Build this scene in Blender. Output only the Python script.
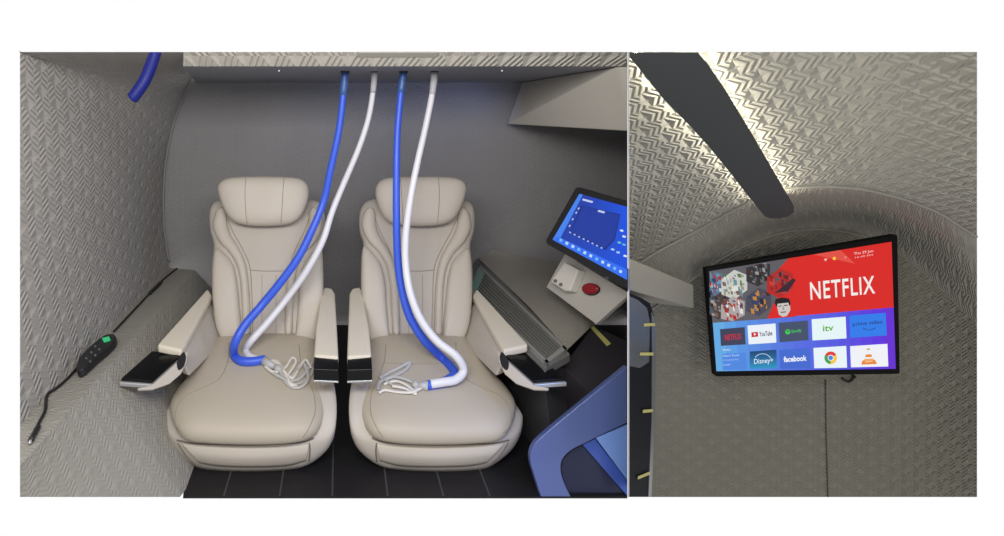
import bpy, bmesh, math, random
from mathutils import Vector, Matrix
from mathutils.bvhtree import BVHTree
for o in list(bpy.data.objects): bpy.data.objects.remove(o, do_unlink=True)
S = bpy.context.scene
COL = S.collection
# ---------------------------------------------------------------- camera
HC = 1.495                      # eye height above the cabin floor
F = 520.0                       # focal length in pixels of the 1004 wide frame
KY = F / 440.0                  # depths below are written in units of 1/KY metre
CX, CY = 340.0, 110.0
cam = bpy.data.cameras.new('camera')
cam.sensor_fit = 'HORIZONTAL'; cam.sensor_width = 36.0
cam.lens = F / 1004 * 36.0
cam.shift_x = (502 - CX) / 1004
cam.shift_y = -(268 - CY) / 1004
cam.clip_start = 0.02
co = bpy.data.objects.new('camera', cam); COL.objects.link(co)
co.location = (0, 0, HC); co.rotation_euler = (math.pi / 2, 0, 0)
S.camera = co
# ---------------------------------------------------------------- world: white studio backdrop ahead, dim grey fill added behind
W = bpy.data.worlds.new('world'); S.world = W; W.use_nodes = True
nt = W.node_tree; nt.nodes.clear()
out = nt.nodes.new('ShaderNodeOutputWorld'); bg = nt.nodes.new('ShaderNodeBackground')
tc = nt.nodes.new('ShaderNodeTexCoord'); sx = nt.nodes.new('ShaderNodeSeparateXYZ')
rp = nt.nodes.new('ShaderNodeValToRGB')
nt.links.new(tc.outputs['Generated'], sx.inputs[0]); nt.links.new(sx.outputs[1], rp.inputs[0])
nt.links.new(rp.outputs[0], bg.inputs[0]); nt.links.new(bg.outputs[0], out.inputs[0])
rp.color_ramp.elements[0].position = 0.05; rp.color_ramp.elements[0].color = (.50, .49, .48, 1)
rp.color_ramp.elements[1].position = 0.30; rp.color_ramp.elements[1].color = (1, 1, 1, 1)
bg.inputs[1].default_value = 1.0
S.view_settings.view_transform = 'Standard'; S.view_settings.look = 'None'
S.view_settings.exposure = 0.0; S.view_settings.gamma = 1.0; S.view_settings.use_curve_mapping = False
def area(name, loc, target, size, size_y, energy, color=(1, 1, 1), spread=180):
    l = bpy.data.lights.new(name, 'AREA'); l.shape = 'RECTANGLE'; l.size = size; l.size_y = size_y
    l.energy = energy; l.color = color; l.spread = math.radians(spread)
    o = bpy.data.objects.new(name, l); COL.objects.link(o); o.location = loc
    o.rotation_euler = (Vector(target) - Vector(loc)).to_track_quat('-Z', 'Y').to_euler()
    return o
area('cabin_ceiling_light', (-.1, .35, 1.95), (-.1, 3.0, .75), 1.7, .4, 46, (1, .965, .93))
area('doorway_blue_light', (1.15, 1.55, .95), (1.0, 2.1, .15), .25, .25, 5, (.12, .3, 1))
area('duct_blue_light', (.5, 3.3, 1.6), (.4, 3.7, 1.3), 1.2, .05, .6, (.35, .45, 1))
area('end_wall_fill', (2.3, .4, .6), (3.4, 3.6, .9), .9, .5, 12, (1, .97, .88))  # added fill aimed at the end wall, stands for no real lamp

# ---------------------------------------------------------------- helpers
def P(u, v, d):
    return Vector(((u - CX) / 440 * d, d * KY, HC + (CY - v) / 440 * d))
CAMP = Vector((0, 0, HC))
def ray(u, v): return (P(u, v, 1.0) - CAMP)
class Pl:                       # a plane through three points given as (u, v, d)
    def __init__(s, a, b, c):
        a, b, c = P(*a), P(*b), P(*c)
        s.p = a; s.n = (b - a).cross(c - a).normalized()
        if s.n.dot(a - CAMP) > 0: s.n = -s.n
    def hit(s, u, v, off=0):
        r = ray(u, v); t = (s.p + s.n * off - CAMP).dot(s.n) / r.dot(s.n)
        return CAMP + r * t
def lin(c):
    r = []
    for x in c:
        x /= 255.0
        r.append(x / 12.92 if x <= .04045 else ((x + .055) / 1.055) ** 2.4)
    return (*r, 1)
MATS = {}
def mat(name, rgb, rough=.6, metal=0, emit=0, noise=0, nscale=200, spec=.5, coat=0, alpha=1, var=0):
    if name in MATS: return MATS[name]
    m = bpy.data.materials.new(name); m.use_nodes = True; MATS[name] = m
    t = m.node_tree; b = t.nodes['Principled BSDF']
    b.inputs['Base Color'].default_value = lin(rgb); b.inputs['Roughness'].default_value = rough
    b.inputs['Metallic'].default_value = metal; b.inputs['Specular IOR Level'].default_value = spec
    b.inputs['Coat Weight'].default_value = coat
    if emit:
        b.inputs['Emission Color'].default_value = lin(rgb); b.inputs['Emission Strength'].default_value = emit
        b.inputs['Base Color'].default_value = (0.01, .01, .01, 1)
    if alpha < 1: b.inputs['Alpha'].default_value = alpha
    c = t.nodes.new('ShaderNodeTexCoord'); n = t.nodes.new('ShaderNodeTexNoise')
    n.inputs['Scale'].default_value = nscale; t.links.new(c.outputs['Object'], n.inputs['Vector'])
    if noise:
        bu = t.nodes.new('ShaderNodeBump'); bu.inputs['Strength'].default_value = noise; bu.inputs['Distance'].default_value = .002
        t.links.new(n.outputs['Fac'], bu.inputs['Height']); t.links.new(bu.outputs[0], b.inputs['Normal'])
    if var:
        mx = t.nodes.new('ShaderNodeMix'); mx.data_type = 'RGBA'; mx.blend_type = 'MULTIPLY'
        mx.inputs['Factor'].default_value = var
        mx.inputs[6].default_value = lin(rgb); n2 = t.nodes.new('ShaderNodeTexNoise'); n2.inputs['Scale'].default_value = 9
        t.links.new(c.outputs['Object'], n2.inputs['Vector']); t.links.new(n2.outputs['Fac'], mx.inputs[7])
        t.links.new(mx.outputs[2], b.inputs['Base Color'])
    return m
def quilt(name, rgb, tile, dist=.014, rough=.75, aspect=1.0):
    """embossed padding: raised diamonds each followed by nested chevrons; UV in metres"""
    m = bpy.data.materials.new(name); m.use_nodes = True; t = m.node_tree; b = t.nodes['Principled BSDF']
    b.inputs['Roughness'].default_value = rough; b.inputs['Specular IOR Level'].default_value = .3
    def M(op, a, c=None, d=None):
        n = t.nodes.new('ShaderNodeMath'); n.operation = op
        for i, x in enumerate((a, c, d)):
            if x is None: continue
            if isinstance(x, (int, float)): n.inputs[i].default_value = x
            else: t.links.new(x, n.inputs[i])
        return n.outputs[0]
    uv = t.nodes.new('ShaderNodeUVMap'); uv.uv_map = 'UVMap'
    s = t.nodes.new('ShaderNodeSeparateXYZ'); t.links.new(uv.outputs[0], s.inputs[0])
    ua = M('DIVIDE', s.outputs[0], tile * aspect); vb = M('DIVIDE', s.outputs[1], tile)
    row = M('FLOOR', vb); ua = M('ADD', ua, M('MULTIPLY', M('MODULO', row, 2.0), .5))
    x = M('SUBTRACT', M('FRACT', ua), .3); y = M('MULTIPLY', M('ABSOLUTE', M('SUBTRACT', M('FRACT', vb), .5)), 2.0)
    dd = M('ADD', M('DIVIDE', M('ABSOLUTE', x), .3), y)
    dia = M('SUBTRACT', 1.0, dd)                         # inside the diamond
    xs = M('ADD', x, M('MULTIPLY', M('LESS_THAN', x, 0.0), 1.0))
    dr = M('ADD', M('DIVIDE', xs, .3), y)
    rid = M('MULTIPLY', M('ADD', M('COSINE', M('MULTIPLY', M('SUBTRACT', dr, 1.42), 2 * math.pi / .8)), 1.0), .33)
    isd = M('GREATER_THAN', dia, 0.0)
    h = M('ADD', M('MULTIPLY', isd, M('MINIMUM', M('MULTIPLY', dia, 1.25), .95)), M('MULTIPLY', M('SUBTRACT', 1.0, isd), rid))
    edge = M('GREATER_THAN', y, .93)
    h = M('MULTIPLY', h, M('SUBTRACT', 1.0, M('MULTIPLY', edge, .8)))
    bu = t.nodes.new('ShaderNodeBump'); bu.inputs['Distance'].default_value = dist; bu.inputs['Strength'].default_value = .8
    t.links.new(h, bu.inputs['Height']); t.links.new(bu.outputs[0], b.inputs['Normal'])
    n = t.nodes.new('ShaderNodeTexNoise'); n.inputs['Scale'].default_value = 3.0
    t.links.new(uv.outputs[0], n.inputs['Vector'])
    mx = t.nodes.new('ShaderNodeMix'); mx.data_type = 'RGBA'
    c = lin(rgb); mx.inputs[6].default_value = tuple(k * .94 for k in c[:3]) + (1,); mx.inputs[7].default_value = tuple(k * 1.06 for k in c[:3]) + (1,)
    t.links.new(n.outputs['Fac'], mx.inputs['Factor']); t.links.new(mx.outputs[2], b.inputs['Base Color'])
    return m
MIRX = None                     # when set, geometry is mirrored left to right about this x
def fx(p):
    return Vector((2 * MIRX - p[0], p[1], p[2])) if MIRX is not None else Vector(p)
def link_mesh(name, verts, faces, material, parent=None, smooth=True, uvs=None, mats=None, fmi=None, origin=None):
    me = bpy.data.meshes.new(name)
    vs = [fx(v) for v in verts]
    if MIRX is not None: faces = [tuple(reversed(f)) for f in faces]
    if parent is not None: org = parent.get('_org'); org = Vector(org)
    elif origin is not None: org = Vector(origin)
    else:
        mn = [min(v[i] for v in vs) for i in range(3)]; mxx = [max(v[i] for v in vs) for i in range(3)]
        org = Vector(((mn[0] + mxx[0]) / 2, (mn[1] + mxx[1]) / 2, mn[2]))
    me.from_pydata([v - org for v in vs], [], [tuple(f) for f in faces]); me.update()
    for m in (mats or [material]): me.materials.append(m)
    if fmi:
        for i, k in enumerate(fmi): me.polygons[i].material_index = k
    if uvs:
        l = me.uv_layers.new(name='UVMap')
        for lp in me.loops: l.data[lp.index].uv = uvs[lp.vertex_index]
    me.polygons.foreach_set('use_smooth', [smooth] * len(me.polygons))
    o = bpy.data.objects.new(name, me); COL.objects.link(o)
    o['_org'] = tuple(org)
    if parent is not None: o.parent = parent
    else: o.location = org
    return o
def thing(name, label, cat, loc, group=None):
    o = bpy.data.objects.new(name, None); COL.objects.link(o); o.empty_display_size = .05
    o.location = fx(loc); o['_org'] = tuple(o.location); o['label'] = label; o['category'] = cat
    if group: o['group'] = group
    return o
def tag(o, label, cat, group=None):
    o['label'] = label; o['category'] = cat
    if group: o['group'] = group
    return o
def struct(o): o['kind'] = 'structure'; return o
def bevel_mod(o, w=.006, seg=3, ang=35):
    b = o.modifiers.new('bevel', 'BEVEL'); b.width = w; b.segments = seg; b.limit_method = 'ANGLE'; b.angle_limit = math.radians(ang)
    try: b.harden_normals = False
    except Exception: pass
    return o
def hull(name, pts, material, parent=None, bev=.006, origin=None, seg=3):
    bm = bmesh.new()
    for p in pts: bm.verts.new(p)
    r = bmesh.ops.convex_hull(bm, input=bm.verts[:])
    bmesh.ops.delete(bm, geom=[v for v in bm.verts if not v.link_faces], context='VERTS')
    bmesh.ops.dissolve_limit(bm, angle_limit=math.radians(2), verts=bm.verts[:], edges=bm.edges[:])
    bmesh.ops.recalc_face_normals(bm, faces=bm.faces[:])
    bm.verts.index_update()
    vs = [v.co.copy() for v in bm.verts]; fs = [tuple(v.index for v in f.verts) for f in bm.faces]; bm.free()
    o = link_mesh(name, vs, fs, material, parent, smooth=False, origin=origin)
    if bev:
        bevel_mod(o, bev, seg)
        for p in o.data.polygons: p.use_smooth = True
        try:
            w = o.modifiers.new('wn', 'WEIGHTED_NORMAL'); w.keep_sharp = False
        except Exception: pass
    return o
def cr(pts, n, closed=False):
    """Catmull-Rom through pts (tuples of any length), n samples"""
    m = len(pts); res = []
    tot = m if closed else m - 1
    for k in range(n):
        t = k / (n if closed else n - 1) * tot
        i = min(int(t), tot - 1); f = t - i
        g = (lambda j: pts[j % m]) if closed else (lambda j: pts[max(0, min(m - 1, j))])
        a, b, c, d = g(i - 1), g(i), g(i + 1), g(i + 2)
        res.append(tuple(.5 * ((2 * b[q]) + (-a[q] + c[q]) * f + (2 * a[q] - 5 * b[q] + 4 * c[q] - d[q]) * f * f + (-a[q] + 3 * b[q] - 3 * c[q] + d[q]) * f ** 3) for q in range(len(b))))
    return res
def loft(rows, closed=False):
    n = len(rows[0]); vs = [Vector(p) for r in rows for p in r]; fs = []
    for i in range(len(rows) - 1):
        for j in range(n if closed else n - 1):
            k = (j + 1) % n
            fs.append((i * n + j, i * n + k, (i + 1) * n + k, (i + 1) * n + j))
    return vs, fs
def inflate_geo(outline, pl, tf, tb=None, n=72, e=.5, off=0, rings=9, crown=0.0):
    tb = tf if tb is None else tb
    o = [pl.hit(u, v, off) for u, v in cr(outline, n, True)]
    c = sum(o, Vector()) / n; rows = []
    for k in range(-rings, rings + 1):
        a = k / rings * math.pi / 2 * .999
        r = math.cos(a) ** e; h = (abs(math.sin(a)) ** .8) * (1 if a > 0 else -1)
        hh = pl.n * (h * (tf if a > 0 else tb))
        if a > 0: hh = hh + pl.n * crown * (1 - r * r)
        rows.append([c + (p - c) * r + hh for p in o])
    vs, fs = loft(rows, True)
    fs.append(tuple(range(n - 1, -1, -1))); L = (len(rows) - 1) * n; fs.append(tuple(range(L, L + n)))
    return vs, fs
def fixn(vs, fs):
    bm = bmesh.new(); bv = [bm.verts.new(v) for v in vs]
    for f in fs: bm.faces.new([bv[i] for i in f])
    bmesh.ops.recalc_face_normals(bm, faces=bm.faces[:]); bm.verts.index_update()
    fs2 = [tuple(v.index for v in f.verts) for f in bm.faces]; bm.free(); return fs2
def inflate(name, outline, pl, tf, material, parent, tb=None, **k):
    vs, fs = inflate_geo(outline, pl, tf, tb, **k); fs = fixn(vs, fs)
    o = link_mesh(name, vs, fs, material, parent)
    return o, BVHTree.FromPolygons(vs, fs)
def tube_geo(pts, r, seg=12, flat=None, nrm=None, caps=True):
    """round or flattened tube; r may be a list; flat = (half width, half thickness) across normal nrm"""
    n = len(pts); rows = []; prev = None
    pts = [Vector(p) for p in pts]
    for i, p in enumerate(pts):
        t = (pts[min(n - 1, i + 1)] - pts[max(0, i - 1)]).normalized()
        if nrm is not None:
            a = t.cross(nrm[i] if isinstance(nrm, list) else nrm).normalized(); b = a.cross(t)
        else:
            if prev is None:
                prev = Vector((1, 0, 0)) if abs(t.x) < .8 else Vector((0, 0, 1))
            a = (prev - t * prev.dot(t)).normalized(); b = t.cross(a); prev = a
        rr = r[i] if isinstance(r, (list, tuple)) else r
        wa, wb = (rr, rr) if flat is None else ((flat[0][i] if isinstance(flat[0], list) else flat[0]), flat[1])
        rows.append([p + a * (wa * math.cos(q * 2 * math.pi / seg)) + b * (wb * math.sin(q * 2 * math.pi / seg)) for q in range(seg)])
    vs, fs = loft(rows, True)
    if caps: fs.append(tuple(range(seg - 1, -1, -1))); L = (n - 1) * seg; fs.append(tuple(range(L, L + seg)))
    return vs, fixn(vs, fs)
def tube(name, pts, r, material, parent=None, **k):
    vs, fs = tube_geo(pts, r, **k)
    return link_mesh(name, vs, fs, material, parent)
def cast(bvh, u, v, lift=0.0):
    h = bvh.ray_cast(CAMP, ray(u, v).normalized())
    if h[0] is None: return None
    return h[0] - ray(u, v).normalized() * lift
def drape(name, px, bvh, r, material, parent, n=40, lift=0.0, **k):
    pts = [cast(bvh, u, v, lift) for u, v in cr(px, n)]
    pts = [p for p in pts if p is not None]
    if len(pts) < 3: return None
    return tube(name, pts, r, material, parent, seg=8, **k)
def prism(name, px, pl, thick, material, parent=None, bev=.003, off=0, origin=None, smooth_n=0):
    """flat polygon given in pixels on plane pl, extruded away from the viewer by thick"""
    if smooth_n: px = cr(px, smooth_n, True)
    f = [pl.hit(u, v, off) for u, v in px]; b = [p - pl.n * thick for p in f]; n = len(px)
    vs = f + b; fs = [tuple(range(n)), tuple(range(2 * n - 1, n - 1, -1))] + [(i, (i + 1) % n, n + (i + 1) % n, n + i) for i in range(n)]
    o = link_mesh(name, vs, fixn(vs, fs), material, parent, smooth=False, origin=origin)
    if bev: bevel_mod(o, bev, 2, 50)
    return o
def bil(a, b, c, d, s, t):      # a tl, b tr, c br, d bl
    return tuple((a[i] * (1 - s) + b[i] * s) * (1 - t) + (d[i] * (1 - s) + c[i] * s) * t for i in range(len(a)))
def merge(parts):
    vs, fs = [], []
    for v, f in parts:
        k = len(vs); vs += list(v); fs += [tuple(i + k for i in q) for q in f]
    return vs, fs

# ---------------------------------------------------------------- materials
M_quilt = quilt('quilted_grey_wall', (172, 169, 165), .105, .0075)
M_quilt_back = quilt('quilted_grey_back', (158, 157, 158), .040, .0035)
M_quilt_ledge = quilt('quilted_ledge', (160, 157, 150), .062, .0035)
M_quilt_ceil = quilt('quilted_ceiling', (160, 158, 150), .135, .018, aspect=.75)
M_quilt_fascia = quilt('quilted_fascia', (206, 202, 192), .112, .012)
M_quilt_cove = quilt('quilted_cove', (150, 147, 139), .085, .008)
M_quilt_end = quilt('quilted_end_wall', (140, 137, 126), .09, .014, aspect=1.2)
M_cabinet = mat('cabinet_grey', (204, 199, 189), .55, noise=.15)
M_soffit = mat('soffit_grey', (136, 137, 146), .5)
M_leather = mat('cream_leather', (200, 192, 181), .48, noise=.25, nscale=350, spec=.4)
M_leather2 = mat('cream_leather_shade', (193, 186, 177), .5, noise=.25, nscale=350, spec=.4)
M_pad = mat('armrest_cream', (222, 214, 198), .5, noise=.1, nscale=300)
M_seam = mat('seam_taupe', (160, 148, 134), .8)
M_seam_shade = mat('seam_shade_brown', (122, 112, 102), .8)
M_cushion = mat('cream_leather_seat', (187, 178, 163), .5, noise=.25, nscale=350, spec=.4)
M_black = mat('gloss_black', (12, 12, 14), .3, spec=.35)
M_dark = mat('charcoal_plastic', (30, 30, 33), .5)
M_silver = mat('silver_trim', (196, 198, 202), .28, metal=.6)
M_blue = mat('blue_hose', (58, 96, 222), .4)
M_blue_d = mat('navy_rubber', (18, 28, 112), .5, spec=.3)
M_whiteh = mat('white_hose', (226, 226, 232), .4)
M_clear = mat('clear_plastic', (205, 205, 205), .2, alpha=.75)
M_strap = mat('pale_strap', (222, 218, 212), .5)
M_floor = mat('floor_dark', (31, 29, 32), .5, noise=.3, nscale=60, var=.35)

# ================================================================ LEFT CABIN (structure)
DB = 3.10                       # back wall
UL, UR = 20.0, 627.4            # where the cabin is cut open
wb = [[P(u, v, DB) for u in [UL + 100 + (UR - UL - 100) * i / 40 for i in range(41)]] for v in [70 + 330 * j / 30 for j in range(31)]]
vs, fs = loft(wb); struct(link_mesh('wall_back', vs, fs, M_quilt_back, uvs=[(p.z, p.x) for p in vs]))
# floor and its board seams
fl = [P(183, 497, 1.7), P(UR, 497, 1.7), P(UR, 325, 3.06), P(196, 325, 3.06)]
for p in fl: p.z = 0
fl[0].y = fl[1].y = 1.7 * KY
def slab(name, quad, th, m, **k):
    vs = list(quad) + [Vector((p.x, p.y, p.z - th)) for p in quad]
    return link_mesh(name, vs, fixn(vs, [(0, 1, 2, 3), (7, 6, 5, 4), (0, 4, 5, 1), (1, 5, 6, 2), (2, 6, 7, 3), (3, 7, 4, 0)]), m, smooth=False, **k)
floor_o = struct(slab('floor', fl, .006, M_floor))
M_fline = mat('floor_joint', (66, 64, 68), .6)
jl = []
for x in (-.45, -.234, -.03, .185, .40, .58):
    jl.append(((Vector((x - .0035, 1.7 * KY + .002, .001)), Vector((x + .0035, 1.7 * KY + .002, .001)), Vector((x + .0035, 3.4, .001)), Vector((x - .0035, 3.4, .001))), [(0, 1, 2, 3)]))
vs, fs = merge(jl); o = link_mesh('trim_1', vs, fs, M_fline, smooth=False); struct(o)
# left wall shell: back section curve lofted to the cut edge
back = cr([(170, 268, DB), (165, 235, DB), (163.5, 208, DB), (164, 180, DB), (166.5, 157, DB), (170, 138, DB), (175, 118, DB), (184, 96, DB), (196, 72, 3.08), (205, 62, 3.0)], 70)
front = cr([(20, 425, 1.50), (20, 360, 1.56), (20, 300, 1.6), (20, 240, 1.64), (20, 180, 1.66), (20, 120, 1.68), (20, 80, 1.7)], 44) + cr([(20, 66, 1.7), (20, 52, 1.7), (20.01, 52, 1.7), (34, 52, 1.7), (60, 52, 1.71), (120, 52, 1.74), (160, 52, 1.80), (184, 52, 1.86)], 26)
rows = []
NR = 60
for i in range(NR + 1):
    s = i / NR; row = []
    for j in range(70):
        a = P(*front[j]); b = P(*back[j]); k = j / 69
        p = a.lerp(b, s)
        # the shell swells outward between the two sections where wall turns into ceiling
        w = .35 * math.sin(math.pi * s) * math.exp(-((k - .72) / .16) ** 2)
        p += Vector((-.10, 0, .03)) * w
        row.append(p)
    rows.append(row)
vs, fs = loft(rows)
uv = []
for i in range(NR + 1):
    acc = 0
    for j in range(70):
        if j: acc += (rows[i][j] - rows[i][j - 1]).length
        uv.append((acc, rows[i][j].y))
wl = struct(link_mesh('wall_left', vs, fs, M_quilt, uvs=uv))
BV_WL = BVHTree.FromPolygons(vs, fs)
# cove seam where left wall meets back wall
tube('trim_2', [P(u, v, d - .03) for u, v, d in back[2:66]], .006, mat('cove_seam', (150, 148, 144), .7)); struct(bpy.data.objects['trim_2'])
# left ledge (top) and the inclined lower wall
lt = []
for i in range(41):
    s = i / 40
    a = bil((20, 425, 1.50), (172, 268, 3.09), (195, 270, 2.85), (20, 466, 1.29), 0, 0)
    o0 = P(20, 425, 1.50).lerp(P(170, 268, 3.09), s); o1 = P(20, 466, 1.29).lerp(P(195, 270, 2.85), s)
    lt.append([o0.lerp(o1, j / 6) for j in range(7)])
vs, fs = loft(lt); struct(link_mesh('trim_3', vs, fs, M_quilt_ledge, uvs=[(p.y, p.x) for p in vs])); BV_LEDGE = BVHTree.FromPolygons(vs, fs)
lw = []
for i in range(41):
    s = i / 40
    top = P(20, 466, 1.29).lerp(P(195, 270, 2.85), s)
    # lower edge: along the cut (20,497)->(183,497), then along the floor
    q = min(1, s / .28)
    if s < .28: low = P(20 + 163 * q, 497, 1.29 + .41 * q)
    else: low = P(183, 497, 1.7).lerp(Vector((-.66, 3.62, 0)), (s - .28) / .72)
    lw.append([top.lerp(low, j / 14) for j in range(15)])
vs, fs = loft(lw); struct(link_mesh('wall_left_lower', vs, fs, M_quilt_ledge, uvs=[(p.z, p.y) for p in vs]))
# closing end of the ledge at the back
# ceiling: quilted fascia above the service duct
fr = cr([(183.5, 52, 1.86), (300, 52, 1.86), (450, 52, 1.86), (UR, 52, 1.86)], 40)
bk = cr([(183, 66.3, 1.95), (300, 66.3, 1.95), (450, 66.3, 1.95), (UR, 66.3, 1.95)], 40)
rows = [[P(*fr[j]).lerp(P(*bk[j]), i / 8) for j in range(40)] for i in range(9)]
vs, fs = loft(rows); struct(link_mesh('ceiling', vs, fs, M_quilt_fascia, uvs=[(p.x, (p.z) * 1.2) for p in vs]))
# service duct soffit (metal)
zs = P(0, 66.3, 1.95).z
sq = [P(183, 66.3, 1.95), P(UR, 66.3, 1.95), Vector((P(UR, 80, DB).x, DB * KY, zs)), Vector((P(196, 80, DB).x, DB * KY, zs))]
vs = sq + [p + Vector((0, 0, .02)) for p in sq]
o = link_mesh('trim_4', vs, fixn(vs, [(0, 1, 2, 3), (7, 6, 5, 4), (0, 4, 5, 1), (1, 5, 6, 2), (2, 6, 7, 3), (3, 7, 4, 0)]), M_soffit, smooth=False); struct(o)
# access hatch in the fascia
hp = Pl((300, 52, 1.86), (450, 52, 1.86), (450, 66.3, 1.95))
hq = [(358, 53), (437, 53), (437, 57), (358, 57)]
prism('service_hatch', [(357, 52.5), (438, 52.5), (438, 57.5), (357, 57.5)], hp, .006, mat('hatch_grey', (168, 165, 158), .6), off=.004)
tag(bpy.data.objects['service_hatch'], 'shallow rectangular grey hatch set in quilted ceiling above the hoses', 'hatch')
for k, u in enumerate((279, 502)):
    c = P(u, 74, 2.14); c.z = zs - .006
    vs = [c + Vector((.0035 * math.cos(a), .0035 * math.sin(a), z)) for z in (0, .012) for a in [q * math.pi / 6 for q in range(12)]]
    fs = [tuple(range(12)), tuple(range(23, 11, -1))] + [(i, (i + 1) % 12, 12 + (i + 1) % 12, 12 + i) for i in range(12)]
    o = link_mesh('spotlight', vs, fixn(vs, fs), mat('small_led', (225, 228, 235), .3, emit=1.0))
    tag(o, ['tiny pale screw light under the duct, left of all the hoses', 'tiny pale screw light under the duct, between right hose and side cabinet'][k], 'light')
# partition at the right end of this cabin
def panel(name, u, d0, d1, th, m):
    a, b = P(u, 52, d0), P(u, 497, d0)
    c = P(u, 52, d1); c.z = a.z; e = P(u, 497, d1); e.z = b.z
    nrm = (c - a).cross(b - a).normalized() * th
    q = [a, c, e, b]; vs = q + [p + nrm for p in q]
    return struct(link_mesh(name, vs, fixn(vs, [(0, 1, 2, 3), (7, 6, 5, 4), (0, 4, 5, 1), (1, 5, 6, 2), (2, 6, 7, 3), (3, 7, 4, 0)]), m, smooth=False))
M_part = mat('partition_grey', (120, 119, 117), .7)
panel('wall_right', UR + .5, 1.66, DB + .02, -.0015, M_part)

# right-hand console of the left cabin
zt = .445
def T(u, v):                    # a point on the console top (height zt)
    d = (HC - zt) * 440 / (v - CY); return P(u, v, d)
con = [T(469, 252), T(452, 290), T(545, 368), T(570, 354), T(552, 331)]
con[0] = T(478, 257)
hull_pts = con + [Vector((p.x, p.y, zt - .035)) for p in con]
o = hull('trim_5', hull_pts, mat('console_edge', (112, 111, 109), .6, noise=.2), bev=.004); struct(o)
lower = [T(480, 259), T(456, 292), T(543, 364), T(562, 350)]
o = hull('trim_6', [Vector((p.x, p.y, zt - .034)) for p in lower] + [Vector((p.x + .05, p.y, 0.0)) for p in lower], mat('console_body', (60, 59, 62), .6), bev=.004); struct(o)
# sloping quilted side wall above the console
bt = cr([(478, 258, 3.07), (505, 284, 2.64), (530, 308, 2.30), (550, 330, 2.09), (567, 350, 1.96)], 40)
tp = cr([(492, 250, 3.08), (560, 262, 2.98), (UR, 268, 2.8), (UR, 292, 2.55), (596, 322, 2.25)], 40)
rows = [[P(*bt[j]).lerp(P(*tp[j]), i / 14) for j in range(40)] for i in range(15)]
vs, fs = loft(rows); struct(link_mesh('wall_right_slope', vs, fs, quilt('quilted_slope', (160, 155, 146), .04, .0025), uvs=[(p.x, p.y) for p in vs]))
BV_SL = BVHTree.FromPolygons(vs, fs)

# ---------------------------------------------------------------- louvred vent on the console
q0, q1, q2, q3 = T(479.5, 267), T(567, 352), T(547, 367), T(469, 293)
LL = q1 - q0; WWv = q3 - q0
def VP_(s, t, z=0): p = bil(q0, q1, q2, q3, s, t); return Vector((p[0], p[1], zt + z))
vt = thing('air_vent', 'long grey louvred vent strip on the ledge beside the right seat', 'vent', VP_(.5, .5, 0))
M_vent = mat('vent_grey', (150, 150, 146), .45); M_slat = mat('vent_slat', (122, 122, 118), .45)
M_ventd = mat('vent_shadow', (52, 52, 52), .7)
def vbox(name, s0, s1, t0, t1, z0, z1, m, bev=.001):
    return hull(name, [VP_(s, t, z) for s in (s0, s1) for t in (t0, t1) for z in (z0, z1)], m, vt, bev)
vbox('backing', 0.01, .99, .03, .97, 0.001, .004, M_ventd)
fr_pts = []
o = merge([])
def boxes(name, lst, m, parent, f):
    V, Fc = [], []
    for (s0, s1, t0, t1, z0, z1) in lst:
        k = len(V); V += [f(s, t, z) for s in (s0, s1) for t in (t0, t1) for z in (z0, z1)]
        Fc += [tuple(k + i for i in q) for q in ((0, 1, 3, 2), (4, 6, 7, 5), (0, 4, 5, 1), (2, 3, 7, 6), (0, 2, 6, 4), (1, 5, 7, 3))]
    return link_mesh(name, V, fixn(V, Fc), m, parent, smooth=False)
boxes('vent_frame', [(0, 1, 0, .1, 0, .016), (0, 1, .9, 1, 0, .016), (0, .012, 0, 1, 0, .016), (.975, 1, 0, 1, 0, .016)], M_vent, vt, VP_)
for i in range(7):
    t = .15 + i * .105
    boxes('slat', [(.10, .975, t, t + .05, .004, .012)], M_slat, vt, VP_)
boxes('end_cap', [(.012, .10, .1, .9, .003, .013)], mat('green_glass', (120, 165, 150), .2), vt, VP_)
bpy.data.objects['end_cap']['label'] = 'translucent green end piece'

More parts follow.
